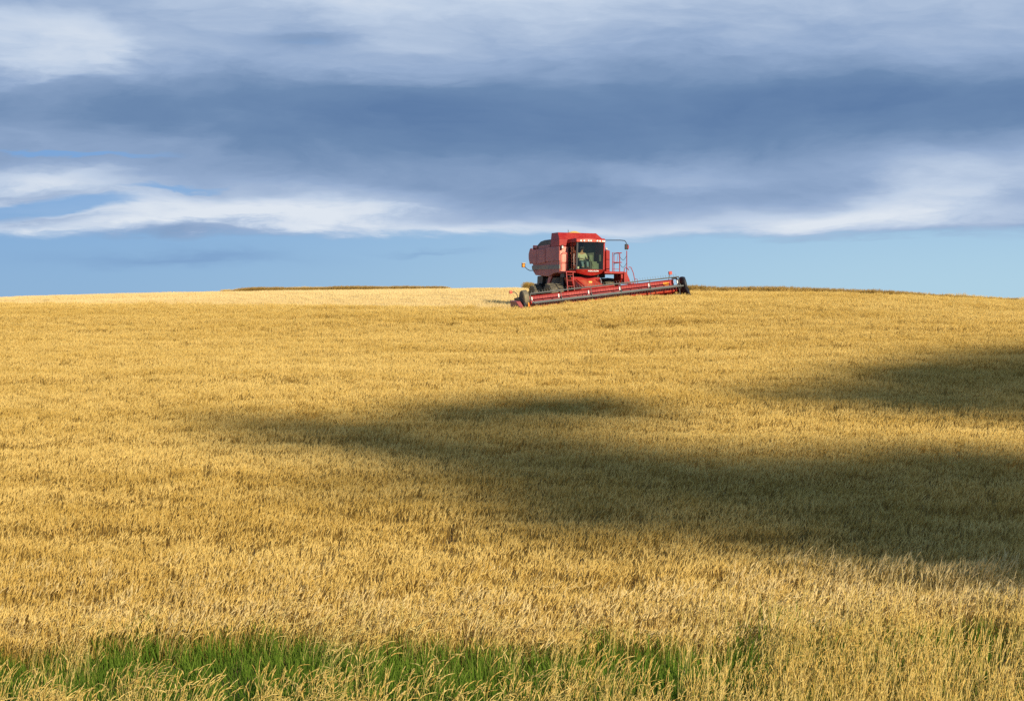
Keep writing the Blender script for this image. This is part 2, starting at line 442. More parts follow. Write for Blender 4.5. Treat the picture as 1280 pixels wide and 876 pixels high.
scatter('wheat_crop', 'ripe golden wheat standing over the whole hillside', wheat_v, np.stack([x, y, z], 1), rot, scl, rng.integers(0, 10, n), None)

# --- darker, ranker strips left standing near the skyline
P = np.concatenate([jgrid(137, 146, .45, 0, .30), jgrid(101, 103.4, .4, 0, .34)]); x, y = P[:, 0], P[:, 1]
P = P[strip_mask(x, y)]; x, y = P[:, 0], P[:, 1]; n = len(P)
hz = (.85+.35*vnoise(x/1.8, y/5., 61))*np.where(y > 120, .80*np.clip(.35+np.minimum(x+25., -3.4-x)/4., .35, 1.)+.9*(x > 0), 1.15)*np.interp(x, [9, 18, 27, 40], [1, 1, .85, .7])
rot = np.stack([rng.normal(0, .05, n), rng.normal(0, .05, n), rng.uniform(-.7, .7, n)], 1)
scatter('uncut_strip', 'darker brown strips of uncut wheat along the skyline', [wheat_clump(.52, 44, .56, M_rank, 1.1) for _ in range(4)],
        np.stack([x, y, height(x, y)], 1), rot, np.stack([hz*0+1, hz*0+1, hz], 1), rng.integers(0, 4, n), None)

# --- paler, taller crop edge with volunteer grasses
P = jgrid(22.6, 28.2, .34, 3); x, y = P[:, 0], P[:, 1]
pr = np.clip(1.15-(y-edge_y(x))/4.0, 0, 1)*(y > edge_y(x)+.1)
keep = rng.uniform(0, 1, len(P)) < pr*(.75+.25*sst(-3, 4, x)); P = P[keep]; x, y = P[:, 0], P[:, 1]; n = len(P)
rot = np.stack([rng.normal(0, .05, n), rng.normal(0, .05, n), rng.uniform(-.8, .8, n)], 1)
hz = rng.uniform(.8, 1.1, n)*(1+.25*sst(1, 6, x))
edge_v = [wheat_clump(.42, 20, .60, M_edge, 1.1, 4, .7) for _ in range(6)]+[dry_clump(.42, 14, .68, M_edge) for _ in range(3)]
scatter('crop_edge_grass', 'pale taller stalks along the near edge of the wheat', edge_v, np.stack([x, y, height(x, y)], 1), rot, np.stack([hz*0+1, hz*0+1, hz], 1), rng.integers(0, 9, n), None)

# --- green grass in the ditch
P = jgrid(15.5, 25.2, .24, 2.5); x, y = P[:, 0], P[:, 1]
gk = vnoise(x/1.3, y/1.2, 41)
pr = np.where(x < -4.2, .95, 1.0)*(1-.10*sst(1.0, 3.5, x))*(1-.45*sst(3.0, 5.0, x))*(y < edge_y(x)+.25+.5*gk+.8*sst(1, 4, x)*(gk > .55))
keep = rng.uniform(0, 1, len(P)) < pr; P = P[keep]; x, y = P[:, 0], P[:, 1]; n = len(P)
hz = rng.uniform(.75, 1.2, n)*(.75+.5*gk[keep])*(1-.25*sst(-5, -6.5, x))*(1+.30*sst(1, 4, x))
rot = np.stack([rng.normal(0, .08, n), rng.normal(0, .08, n), rng.uniform(-3.1, 3.1, n)], 1)
scatter('green_grass', 'lush green grass in the ditch below the wheat', [green_clump(.3, 34, .46, M_green) for _ in range(8)],
        np.stack([x, y, height(x, y)], 1), rot, np.stack([hz*0+1, hz*0+1, hz], 1), rng.integers(0, 8, n), None)

# --- dry roadside grass
P = jgrid(15.0, 24.6, .26, 2.5); x, y = P[:, 0], P[:, 1]
lim = np.interp(x, [-8, -5, -3.6, -2, 0, 1.5, 3, 8], [21.9, 21.6, 21.2, 20.9, 21.1, 21.7, 22.6, 23.2])+(vnoise(x/.6, y*0, 51)-.5)*1.2
pr = np.where(y < lim, np.interp(x, [-8, -5.5, -4, -2, 0, 2, 8], [.75, .68, .55, .50, .52, .56, .62]), .10)*(.6+.8*vnoise(x/.7, y/.7, 52))
keep = rng.uniform(0, 1, len(P)) < pr; P = P[keep]; x, y = P[:, 0], P[:, 1]; n = len(P)
hz = rng.uniform(.75, 1.12, n)*(.93+.36*sst(0, 5, x))
rot = np.stack([rng.normal(0, .05, n), rng.normal(0, .05, n), rng.uniform(-.6, .6, n)], 1)
scatter('dry_roadside_grass', 'tall dry nodding grass in front of the green ditch', [dry_clump(.36, 11, .88, M_dry) for _ in range(6)]+[dry_clump(.36, 20, .88, M_dry, 1.) for _ in range(6)],
        np.stack([x, y, height(x, y)], 1), rot, np.stack([hz*0+1, hz*0+1, hz], 1), rng.integers(0, 6, n)+6*(rng.uniform(0, 1, n) < np.interp(x, [-1, 2.5], [.2, .85])), None)

# --- stubble where the combine has already cut
P = jgrid(87, 140, 1.0, 4, .32); x, y = P[:, 0], P[:, 1]
fm = field_mask(x, y); keep = ~fm & ~((x > 9.5) & (y > 112)); P = P[keep]; x, y = P[:, 0], P[:, 1]; n = len(P)
rot = np.stack([x*0, x*0, rng.normal(YAW, .06, n)], 1)
scatter('stubble', 'short pale stubble and chaff on the cut ground behind the combine', [stub_clump(1.1, 170, .15, M_stub) for _ in range(5)],
        np.stack([x, y, height(x, y)], 1), rot, np.stack([x*0+1, x*0+1, rng.uniform(.8, 1.2, n)], 1), rng.integers(0, 5, n), None)

# ------------------------------------------------------------ hard-surface materials
def paint(name, col, rough=.4, metal=0., dust=.25, dustcol=(.45, .30, .14), vari=.12, coat=0., spec=.5):
    m, t, o = newmat(name)
    b = t.nodes.new('ShaderNodeBsdfPrincipled'); t.links.new(b.outputs[0], o.inputs[0])
    tcn = t.nodes.new('ShaderNodeTexCoord'); ob = tcn.outputs['Object']
    s_ = t.nodes.new('ShaderNodeSeparateXYZ'); t.links.new(ob, s_.inputs[0])
    n1 = noise(t, ob, 1.7, 6, .65); n2 = noise(t, ob, 14, 4, .6)
    c = mixc(t, smooth(n1, .3, .7, 0., 1.), tuple(v*(1-vari) for v in col), tuple(min(1, v*(1+vari)) for v in col))
    df = smooth(n1*.6+n2*.4, .42, .68, 0., dust)
    c = mixc(t, df, c, dustcol)
    t.links.new(c.s, b.inputs['Base Color'])
    r = smooth(n2, .3, .8, rough*.85, min(1, rough*1.3)); t.links.new(r.s, b.inputs['Roughness'])
    b.inputs['Metallic'].default_value = metal; b.inputs['Specular IOR Level'].default_value = spec
    if coat: b.inputs['Coat Weight'].default_value = coat; b.inputs['Coat Roughness'].default_value = .2
    return m
RED = paint('red_paint', (.31, .010, .009), .45, dust=.22, dustcol=(.48, .17, .08), spec=.35)
RED_F = paint('faded_red_paint', (.33, .07, .062), .45, dust=.35, dustcol=(.50, .20, .13))
RED_D = paint('dusty_red_paint', (.50, .035, .025), .5, dust=.55, dustcol=(.62, .30, .12))
PINK = paint('glare_red_panel', (.74, .22, .15), .42, dust=.5, dustcol=(.80, .42, .28))  # red panel with its pinkish sun glare put into the base colour
BLACK = paint('black_steel', (.014, .014, .015), .5, dust=.05, dustcol=(.12, .09, .06))
DARK = paint('engine_dark', (.05, .055, .055), .6, dust=.3, dustcol=(.16, .13, .09))
GREYM = paint('grey_tube', (.10, .105, .095), .45, dust=.3, dustcol=(.26, .22, .14))
GREY = paint('grey_decal', (.13, .13, .12), .5, dust=.3)
STEEL = paint('worn_steel', (.34, .33, .31), .42, metal=.6, dust=.35, dustcol=(.36, .27, .16))
TYRE = paint('dusty_rubber', (.10, .088, .06), .85, dust=.9, dustcol=(.27, .22, .12))
RIM = paint('rim_cream', (.55, .52, .42), .45, dust=.5)
WHITE = paint('white_paint', (.80, .79, .74), .45, dust=.2)
ORANGE = paint('amber_lens', (.85, .30, .03), .25, dust=.1)
SEATM = paint('seat_cloth', (.16, .19, .15), .85, dust=.1)
CAN = paint('clean_grain', (.78, .50, .13), .9, dust=.2)
LAMP = paint('lamp_glass', (.88, .86, .76), .15, dust=.0)
m, t, o = newmat('cab_glass')
gl = t.nodes.new('ShaderNodeBsdfGlossy'); gl.inputs[0].default_value = (.9, .95, .9, 1); gl.inputs[1].default_value = .03
tp = t.nodes.new('ShaderNodeBsdfTransparent'); tp.inputs[0].default_value = (.68, .76, .60, 1)
fr = t.nodes.new('ShaderNodeFresnel'); fr.inputs[0].default_value = 1.5; mx = t.nodes.new('ShaderNodeMixShader')
t.links.new(fr.outputs[0], mx.inputs[0]); t.links.new(tp.outputs[0], mx.inputs[1]); t.links.new(gl.outputs[0], mx.inputs[2]); t.links.new(mx.outputs[0], o.inputs[0])
GLASS = m

# ------------------------------------------------------------ mesh builder
class MB:
    def __init__(s): s.v = []; s.f = []
    def add(s, vs, fs):
        b = len(s.v); s.v += [tuple(v) for v in vs]; s.f += [tuple(b+i for i in f) for f in fs]; return s
    def box(s, x0, x1, y0, y1, z0, z1, M=None):
        vs = [Vector((x, y, z)) for z in (z0, z1) for x, y in ((x0, y0), (x1, y0), (x1, y1), (x0, y1))]
        if M is not None: vs = [M @ v for v in vs]
        return s.add(vs, [(3, 2, 1, 0), (4, 5, 6, 7), (0, 1, 5, 4), (1, 2, 6, 5), (2, 3, 7, 6), (3, 0, 4, 7)])
    def prism_x(s, poly, x0, x1):             # polygon in (y, z) pushed along x
        n = len(poly)
        vs = [(x0, y, z) for y, z in poly]+[(x1, y, z) for y, z in poly]
        return s.add(vs, [tuple(range(n)), tuple(range(2*n-1, n-1, -1))]+[(i, (i+1) % n, n+(i+1) % n, n+i)[::-1] for i in range(n)])
    def prism_z(s, bot, top):                 # two matching rings of 3-D points
        n = len(bot)
        return s.add(list(bot)+list(top), [tuple(range(n-1, -1, -1)), tuple(range(n, 2*n))]+[(i, (i+1) % n, n+(i+1) % n, n+i) for i in range(n)])
    def tube(s, pts, r, n=8, closed=False):
        pts = [Vector(p) for p in pts]; b = len(s.v); m_ = len(pts); up = None
        for i, p in enumerate(pts):
            a = pts[(i-1) % m_] if (closed or i) else p; c = pts[(i+1) % m_] if (closed or i < m_-1) else p
            ax = (c-a).normalized()
            u = ax.orthogonal().normalized() if up is None else (up-ax*up.dot(ax)).normalized()
            up = u; w = ax.cross(u); rr_ = r[i] if hasattr(r, '__len__') else r
            s.v += [tuple(p+(u*math.cos(2*math.pi*k/n)+w*math.sin(2*math.pi*k/n))*rr_) for k in range(n)]
        for i in range(m_ if closed else m_-1):
            j = (i+1) % m_
            s.f += [(b+i*n+k, b+i*n+(k+1) % n, b+j*n+(k+1) % n, b+j*n+k) for k in range(n)]
        if not closed: s.f += [tuple(b+k for k in range(n))[::-1], tuple(b+(m_-1)*n+k for k in range(n))]
        return s
    def lathe_x(s, prof, c, n=32):            # profile of (x, radius), about the x axis at c
        b = len(s.v); cx_, cy_, cz_ = c
        for x_, r_ in prof:
            s.v += [(cx_+x_, cy_+r_*math.cos(2*math.pi*k/n), cz_+r_*math.sin(2*math.pi*k/n)) for k in range(n)]
        for i in range(len(prof)-1):
            s.f += [(b+i*n+k, b+i*n+(k+1) % n, b+(i+1)*n+(k+1) % n, b+(i+1)*n+k) for k in range(n)]
        s.f += [tuple(b+k for k in range(n))[::-1], tuple(b+(len(prof)-1)*n+k for k in range(n))]
        return s
    def build(s, name, mat, parent, bevel=0., smooth_=False, M=None):
        me = bpy.data.meshes.new(name)
        vs = s.v if M is None else [tuple(M @ Vector(v)) for v in s.v]
        me.from_pydata(vs, [], s.f)
        b = bmesh.new(); b.from_mesh(me); bmesh.ops.recalc_face_normals(b, faces=b.faces); b.to_mesh(me); b.free()
        if smooth_: me.shade_smooth(); me.set_sharp_from_angle(angle=R(35))
        ob = link(name, me, mat, parent)
        if bevel:
            md = ob.modifiers.new('bevel', 'BEVEL'); md.width = bevel; md.segments = 2; md.limit_method = 'ANGLE'; md.angle_limit = R(40)
        return ob
def textmesh(name, body, size, M, mat, parent, ext=.004, align='CENTER'):
    cu = bpy.data.curves.new(name, 'FONT'); cu.body = body; cu.size = size; cu.extrude = ext; cu.align_x = align; cu.offset = size*.025
    tmp = bpy.data.objects.new(name, cu); COL.objects.link(tmp)
    dg = bpy.context.evaluated_depsgraph_get(); me = bpy.data.meshes.new_from_object(tmp.evaluated_get(dg))
    bpy.data.objects.remove(tmp); bpy.data.curves.remove(cu); me.transform(M); me.materials.clear()
    ob = link(name, me, mat, parent); return ob

# ------------------------------------------------------------ combine harvester (front looks along -Y, x to the right as seen from the camera)
root = bpy.data.objects.new('combine_harvester', None); COL.objects.link(root)
root.location = (CX, CY, CZ); root.rotation_euler = (0, 0, YAW)
root['label'] = 'red combine harvester with a long reel header cutting wheat on the crest of the hill'
root['category'] = 'combine harvester'
TILT = R(5.5)

# main body
mb = MB(); mb.prism_x([(1.30, 3.20), (1.30, 1.78), (2.15, 1.76), (2.6, 1.66), (2.95, 1.62), (4.95, 1.78), (5.33, 2.0), (5.42, 2.5), (5.42, 3.24), (3.4, 3.24)], -1.27, 1.27)
body = mb.build('body', RED_F, root, .03)
mb = MB()
for sx in (-1, 1):
    mb = MB()
    x0, x1 = (-1.315, -1.265) if sx < 0 else (1.265, 1.315)
    mb.prism_x([(1.22, 3.16), (1.22, 2.40), (3.30, 2.44), (3.30, 3.22), (3.0, 3.24), (1.34, 3.20)], x0, x1)
    mb.build('side_panel', RED_F, root, .02)
    mb = MB(); mb.prism_x([(3.34, 3.18), (3.34, 2.40), (4.62, 2.38), (4.62, 3.16), (4.5, 3.2)], x0-.01*(sx < 0), x1+.01*(sx > 0))
    mb.build('side_panel', RED_F, root, .02)
    mb = MB(); mb.prism_x([(4.66, 3.14), (4.66, 2.42), (5.78, 2.45), (5.95, 2.75), (5.96, 3.02), (5.75, 3.30), (5.55, 3.34), (5.3, 3.22)], x0, x1)
    mb.build('side_panel', RED_F, root, .02)
    mb = MB(); mb.prism_x([(1.20, 2.19), (1.20, 1.97), (5.38, 2.10), (5.43, 2.33)], x0+.004*(1 if sx < 0 else -1), x1-.004*(-1 if sx < 0 else 1))
    mb.build('decal_stripe', GREY, root)
    # slanting frame brace down to the axle
    mb = MB(); mb.prism_x([(2.55, 1.68), (3.05, 1.68), (3.5, 1.02), (3.2, 1.02)], sx*1.15-.05, sx*1.15+.05)
    mb.build('frame_brace', RED_F, root, .01)
# rounded rear hood
mb = MB(); mb.prism_x([(5.40, 2.42), (5.82, 2.46), (5.99, 2.75), (6.0, 3.0), (5.85, 3.28), (5.55, 3.36), (5.40, 3.30)], -1.20, 1.20)
mb.build('rear_hood', RED_F, root, .05)
# engine deck: rounded dark cover with the rotary screen
pr_ = [(2.62, 3.22), (2.62, 3.62), (2.9, 3.68), (3.9, 3.70), (4.45, 3.66), (4.85, 3.52), (5.10, 3.38), (5.2, 3.24)]
mb = MB(); mb.prism_x(pr_, -1.18, .55); mb.build('engine_cover', DARK, root, .09, True)
mb = MB(); mb.prism_x([(4.86, 3.25), (4.86, 3.44), (5.5, 3.50), (5.56, 3.34)], -1.22, -.5); mb.build('air_intake', RED_F, root, .03)
mb = MB(); mb.tube([(.85, 3.6, 3.2), (.85, 3.6, 3.98), (.85, 3.68, 4.08)], .07, 10); mb.build('exhaust_pipe', DARK, root, 0, True)
mb = MB(); mb.box(-1.22, -.2, 2.85, 4.6, 3.24, 3.40); mb.build('engine_deck_rail', RED_F, root, .02)
# grain tank with slanting front and chamfered right shoulder
B = [(-1.28, 1.28, 3.22), (1.36, 1.28, 3.22), (1.36, 2.58, 3.22), (-1.28, 2.58, 3.22)]
T = [(-1.28, 1.28, 3.60), (1.36, 1.28, 3.60), (1.36, 2.58, 3.60), (-1.28, 2.58, 3.60)]
tank = MB().prism_z(B, T)
tank = tank.build('grain_tank', RED, root, .02)
mb = MB()
b4 = [(-1.275, 1.30, 3.602), (1.35, 1.30, 3.602), (1.35, 2.55, 3.602), (-1.275, 2.55, 3.602)]
t4 = [(-1.24, 1.56, 3.97), (1.00, 1.56, 3.97), (1.00, 2.53, 3.99), (-1.24, 2.53, 3.99)]
i4 = [(-1.20, 1.60, 3.97), (.96, 1.60, 3.97), (.96, 2.49, 3.99), (-1.20, 2.49, 3.99)]
ib = [(-1.21, 1.42, 3.66), (1.22, 1.42, 3.66), (1.22, 2.48, 3.66), (-1.21, 2.48, 3.66)]
vs = b4+t4+i4+ib
fs = [(i, (i+1) % 4, 4+(i+1) % 4, 4+i) for i in range(4)]+[(4+i, 4+(i+1) % 4, 8+(i+1) % 4, 8+i) for i in range(4)]+[(8+i, 8+(i+1) % 4, 12+(i+1) % 4, 12+i) for i in range(4)]+[(12, 13, 14, 15), (3, 2, 1, 0)]
mb.add(vs, fs); ext = mb.build('tank_extension', RED, tank)
mb = MB(); mb.tube([(-.62, 1.62, 3.95), (-.62, 1.62, 4.13)], .014, 6); mb.build('antenna', BLACK, root)
# grain heaped in the tank: rests inside, a thing of its own
mb = MB(); N = 22; vs = []; fs = []
for j in range(N+1):
    for i in range(N+1):
        x_ = -1.12+2.02*i/N; y_ = 1.66+.76*j/N
        hgt = 3.84+.25*math.exp(-((x_+.12)/.52)**2-((y_-2.0)/.42)**2)+.012*random.random()
        vs.append((x_, y_, hgt))
for j in range(N):
    for i in range(N): fs.append((j*(N+1)+i, j*(N+1)+i+1, (j+1)*(N+1)+i+1, (j+1)*(N+1)+i))
bb = len(vs); vs += [(-1.12, 1.66, 3.7), (.9, 1.66, 3.7), (.9, 2.42, 3.7), (-1.12, 2.42, 3.7)]
fs += [(bb+3, bb+2, bb+1, bb)]
rowi = [list(range(N+1)), [(k)*(N+1)+N for k in range(N+1)], [N*(N+1)+N-k for k in range(N+1)], [(N-k)*(N+1) for k in range(N+1)]]
for e_ in range(4): fs.append(tuple([bb+e_, bb+(e_+1) % 4]+rowi[e_][::-1]))
mb.add(vs, fs)
gr = mb.build('grain_heap', CAN, None, 0, True); gr.location = root.location; gr.rotation_euler = root.rotation_euler
gr['label'] = 'orange yellow heap of harvested grain showing above the red tank'; gr['category'] = 'grain'

# panels beside the cab
mb = MB(); mb.prism_z([(-1.26, 1.26, 1.84), (-.72, 1.20, 1.84), (-.66, 1.24, 1.84), (-.66, 1.31, 1.84), (-1.26, 1.31, 1.84)],
                      [(-1.26, 1.26, 3.17), (-.78, 1.20, 3.17), (-.68, 1.24, 3.17), (-.66, 1.31, 3.17), (-1.26, 1.31, 3.17)])
mb.build('front_panel', PINK, root, .02)
mb = MB(); mb.tube([(-1.20, 1.12, 1.88), (-1.20, 1.10, 2.80), (-1.15, 1.09, 2.86), (-.94, 1.09, 2.86), (-.88, 1.10, 2.80), (-.88, 1.12, 1.88)], .018, 6); mb.tube([(-1.20, 1.11, 2.32), (-.88, 1.11, 2.32)], .014, 6)
mb.build('grab_rail', RED, root)
mb = MB(); mb.box(.94, 1.34, 1.12, 1.30, 1.84, 3.22); mb.build('front_panel', RED, root, .03)
mb = MB(); mb.box(1.34, 1.58, .95, 1.45, 1.84, 3.02); mb.tube([(1.46, 1.2, 3.02), (1.46, 1.2, 3.12)], .07, 10); mb.build('air_tank', RED, root, .05)
mb = MB(); mb.lathe_x([(-.03, .06), (.03, .07)], (0, 0, 0), 14)
wl = mb.build('work_lamp', LAMP, root, 0, True, Matrix.Translation((1.42, 1.08, 3.12)) @ Matrix.Rotation(R(90), 4, 'Z'))
mb = MB(); mb.box(-1.25, -1.13, 1.02, 1.16, 3.05, 3.26); wl2 = mb.build('work_lamp', BLACK, root, .015)
mb = MB(); mb.box(-1.23, -1.15, 1.008, 1.02, 3.08, 3.20); mb.build('lens', LAMP, wl2)

# ---- cab
cab_back = 1.18
def arc(xa, xb, yb, bulge, n=9):        # curved plan of the windscreen
    return [(xa+(xb-xa)*i/(n-1), yb-bulge*math.sin(math.pi*i/(n-1))) for i in range(n)]
pl_ = arc(-.80, .82, .02, .24)
bot = [Vector((x_*.93, y_+.14, 1.72-.16*math.sin(math.pi*i/8))) for i, (x_, y_) in enumerate(pl_)]+[Vector((.78, cab_back, 1.72)), Vector((-.76, cab_back, 1.72))]
top = [Vector((x_, y_, 1.90)) for x_, y_ in pl_]+[Vector((.82, cab_back, 1.90)), Vector((-.80, cab_back, 1.90))]
cab = MB().prism_z(bot, top).build('cab', RED, root, .015, True)
pr2 = arc(-.84, .90, -.06, .22)
rb = [Vector((x_, y_, 3.37)) for x_, y_ in pr2]+[Vector((.90, 1.27, 3.37)), Vector((-.84, 1.27, 3.37))]
rt = [Vector((x_*.96, y_+.05, 3.58)) for x_, y_ in pr2]+[Vector((.86, 1.26, 3.58)), Vector((-.80, 1.26, 3.58))]
roof = MB().prism_z(rb, rt).build('roof', RED, cab, .02, True)
# visor strip carrying the lamps
vs1 = arc(-.80, .84, -.085, .22, 13)
mb = MB(); mb.prism_z([Vector((x_, y_, 3.372)) for x_, y_ in vs1]+[Vector((x_, y_+.06, 3.372)) for x_, y_ in vs1[::-1]], [Vector((x_, y_+.01, 3.50)) for x_, y_ in vs1]+[Vector((x_, y_+.07, 3.50)) for x_, y_ in vs1[::-1]])
visor = mb.build('visor', RED_D, cab)
for fx in (.12, .22, .36, .44, .68, .78, .90, .97):
    j = fx*12; k = min(11, int(j)); px_ = vs1[k][0]+(vs1[k+1][0]-vs1[k][0])*(j-k); py_ = vs1[k][1]+(vs1[k+1][1]-vs1[k][1])*(j-k)
    MB().box(px_-.042, px_+.042, py_-.035, py_+.01, 3.385, 3.475).build('headlight', LAMP, cab, .015)
mb = MB(); mb.box(-.10+.32, .32+.02, -.325, -.30, 3.40, 3.425); mb.build('badge', WHITE, cab)
# pillars
def pillar(x_, y_, x2, y2, w, mat, d=.07):
    return MB().prism_z([Vector((x_-w/2, y_-d/2, 1.90)), Vector((x_+w/2, y_-d/2, 1.90)), Vector((x_+w/2, y_+d/2, 1.90)), Vector((x_-w/2, y_+d/2, 1.90))],
                        [Vector((x2-w/2, y2-d/2, 3.372)), Vector((x2+w/2, y2-d/2, 3.372)), Vector((x2+w/2, y2+d/2, 3.372)), Vector((x2-w/2, y2+d/2, 3.372))]).build('pillar', mat, cab)
pillar(-.78, .05, -.73, .03, .085, BLACK, .10); pillar(.80, .05, .84, .03, .07, RED); pillar(-.77, 1.13, -.77, 1.13, .08, BLACK); pillar(.80, 1.13, .82, 1.13, .08, RED)
pillar(-.775, .66, -.755, .64, .05, BLACK)
MB().box(.845, .90, .10, 1.16, 1.90, 3.37).build('cab_side_wall', RED, cab, .01)
MB().box(-.74, .78, 1.14, 1.18, 1.90, 3.37).build('cab_rear_wall', DARK, cab)
MB().box(-.73, .77, .12, 1.13, 1.902, 1.93).build('cab_floor', DARK, cab)
# windscreen, one curved pane, and the door glass
mb = MB(); n_ = 13; g0 = arc(-.74, .77, .03, .23, n_); g1 = arc(-.70, .81, .01, .22, n_)
mb.add([(x_, y_, 1.902) for x_, y_ in g0]+[(x_, y_, 3.37) for x_, y_ in g1], [(i, i+1, n_+i+1, n_+i) for i in range(n_-1)])
mb.build('windscreen', GLASS, cab, 0, True)
MB().box(-.772, -.766, .10, 1.09, 1.95, 3.34).build('door_glass', GLASS, cab)
mb = MB(); mb.tube([(-.83, .25, 2.1), (-.85, .25, 2.5), (-.83, .25, 2.75)], .012, 6); mb.build('door_handle', STEEL, cab)
mb = MB(); mb.tube([(.1, -.24, 2.02), (-.25, -.24, 2.75)], .010, 6); mb.build('wiper', BLACK, cab)
# interior
seat = MB().box(-.41, .09, .57, 1.02, 2.02, 2.22).build('seat', SEATM, cab, .04)
MB().box(-.41, .09, .97, 1.09, 2.22, 2.86).build('seat_back', SEATM, seat, .04)
MB().box(.27, .70, .42, .98, 1.93, 2.36).build('buddy_seat', SEATM, cab, .05)
MB().box(.27, .50, .78, .96, 2.36, 2.74).build('buddy_seat_back', SEATM, cab, .05)
MB().box(.12, .22, .35, .85, 1.93, 2.35).build('control_console', DARK, cab, .03)
MB().box(.60, .72, .16, .28, 2.35, 2.72).build('monitor', DARK, cab, .02)
MB().box(-.66, -.56, .18, .30, 1.94, 2.06).build('lunch_box', WHITE, cab, .02)
mb = MB(); mb.tube([(-.16, .12, 1.93), (-.16, .22, 2.36)], .035, 8); mb.tube([(-.16+.17*math.cos(a_), .20-.02*0+.10*math.sin(a_)*0+.17*math.sin(a_)*.75, 2.40+.17*math.sin(a_)*-.35) for a_ in np.linspace(0, 2*math.pi, 20)[:-1]], .014, 6, True)
mb.build('steering_wheel', BLACK, cab, 0, True)

textmesh('lettering', 'AXIAL-FLOW', .105, Matrix.Translation((.10, -.212, 1.775)) @ Matrix.Rotation(R(90), 4, 'X'), WHITE, cab, .012)

# under the cab: flared red bulkhead and the feeder house going down to the header
mb = MB(); mb.prism_z([Vector((-.85, .35, 1.05)), Vector((.62, .35, 1.05)), Vector((.62, 1.3, 1.05)), Vector((-.85, 1.3, 1.05))],
                      [Vector((-1.0, .30, 1.50)), Vector((.72, .30, 1.50)), Vector((.72, 1.3, 1.50)), Vector((-1.0, 1.3, 1.50))])
mb.build('front_bulkhead', RED, root, .02)
MB().box(-1.2, 1.2, .75, 1.3, 1.505, 1.70).build('subframe', BLACK, root)
MB().box(-.80, .80, 1.9, 4.9, 1.0, 1.60).build('underbody', BLACK, root, .02)
mb = MB()
fa = [Vector((-.78, .34, .75)), Vector((.52, .34, .75)), Vector((.52, .34, 1.38)), Vector((-.78, .34, 1.38))]
fb = [Vector((-.95, -1.93, -.02)), Vector((.30, -1.93, .12)), Vector((.30, -1.93, .78)), Vector((-.95, -1.93, .64))]
mb.prism_z(fb[::-1], fa[::-1]); fh = mb.build('feeder_house', RED_D, root, .03)
for x_ in (-.72, .44):
    MB().tube([(x_-.08, -1.75, .72), (x_, .2, 1.36)], .03, 6).build('feeder_rib', RED, fh)
MB().box(-.22, -.02, -.35, -.27, 1.16, 1.26).build('feeder_step', CAN, fh, .02)
mb = MB(); mb.lathe_x([(-.03, .06), (-.03, .22), (0, .24), (.03, .22), (.03, .06)], (.66, .20, 1.18), 24); mb.build('drive_pulley', STEEL, root, 0, True)
mb = MB(); mb.tube([(.62, .4, 1.0), (.75, -.9, .66), (.6, -1.8, .4)], .035, 8); mb.build('drive_shaft', BLACK, root, 0, True)

# platform, ladders and railings
MB().box(-1.40, -.83, .02, 1.1, 1.72, 1.80).build('platform', RED, root, .01)
MB().box(.86, 2.02, .02, 1.25, 1.70, 1.82).build('platform', RED, root, .01)
MB().prism_x([(.1, 1.70), (.1, 1.45), (.5, 1.1), (1.1, 1.1), (1.1, 1.70)], 1.86, 2.0).build('platform_bracket', RED, root, .01)
mb = MB(); mb.prism_z([Vector((1.98, -.05, 1.15)), Vector((2.42, -.05, 1.15)), Vector((2.42, .35, 1.15)), Vector((1.98, .35, 1.15))],
                      [Vector((1.98, -.05, 1.80)), Vector((2.12, -.05, 1.80)), Vector((2.12, .35, 1.80)), Vector((1.98, .35, 1.80))]); mb.build('ladder_cheek', RED, root, .01)
def ladder(top_, bot_, w, n, name='ladder'):
    mb = MB(); t_, b_ = Vector(top_), Vector(bot_); wv = Vector((w/2, 0, 0))
    for s_ in (-1, 1): mb.tube([t_+wv*s_, b_+wv*s_], .028, 6)
    for i in range(n):
        p = t_.lerp(b_, (i+.5)/n); mb.box(p.x-w/2, p.x+w/2, p.y-.06, p.y+.06, p.z-.015, p.z+.015)
    return mb.build(name, RED, root)
ladder((-1.20, -.02, 1.76), (-1.20, -.30, .50), .38, 4)
ladder((2.30, -.10, 1.30), (2.62, -.25, .55), .30, 3)
mb = MB(); r_ = .022
mb.tube([(1.36, .10, 1.82), (1.36, .10, 2.84), (1.90, .10, 2.84)], r_, 6); mb.tube([(1.78, .10, 1.82), (1.78, .10, 2.84)], r_*1.3, 6)
mb.tube([(1.36, .10, 2.32), (1.88, .10, 2.32)], r_, 6); mb.tube([(1.36, .10, 1.95), (1.78, .10, 1.95)], .012, 6)
mb.tube([(1.62, .10, 2.34), (1.70, .10, 2.80)], .012, 6)
mb.tube([(1.90, .10, 2.84), (1.90, 1.15, 2.84), (1.90, 1.15, 1.82)], r_, 6); mb.tube([(1.90, .10, 2.32), (1.90, 1.15, 2.32)], r_, 6); mb.build('railing', RED, root)
mb = MB(); mb.tube([(2.20, .10, 1.2), (2.20, .10, 2.96)], .026, 6); mb.build('rail_post', RED, root)
mb = MB()
for z_ in (2.62, 2.22):
    mb.tube([(1.80+.40*k/8, .10, z_-.22*math.sin(math.pi*k/8)+.10*k/8) for k in range(9)], .012, 5)
mb.build('safety_chain', BLACK, root)
mb = MB(); mb.tube([(2.00, .0, 1.80), (2.02, .0, 1.98), (2.08, .0, 2.05), (2.2, .0, 2.0), (2.28, 0, 1.9)], .022, 6)
mb.tube([(2.26, -.02, 2.06), (2.38, -.05, 2.06), (2.50, -.1, 1.75), (2.56, -.12, 1.45), (2.60, -.15, 1.10)], .022, 6)
mb.tube([(2.60, -.12, 1.42), (2.74, -.12, 1.40), (2.76, -.16, .95)], .018, 6); mb.build('handrail', RED, root)

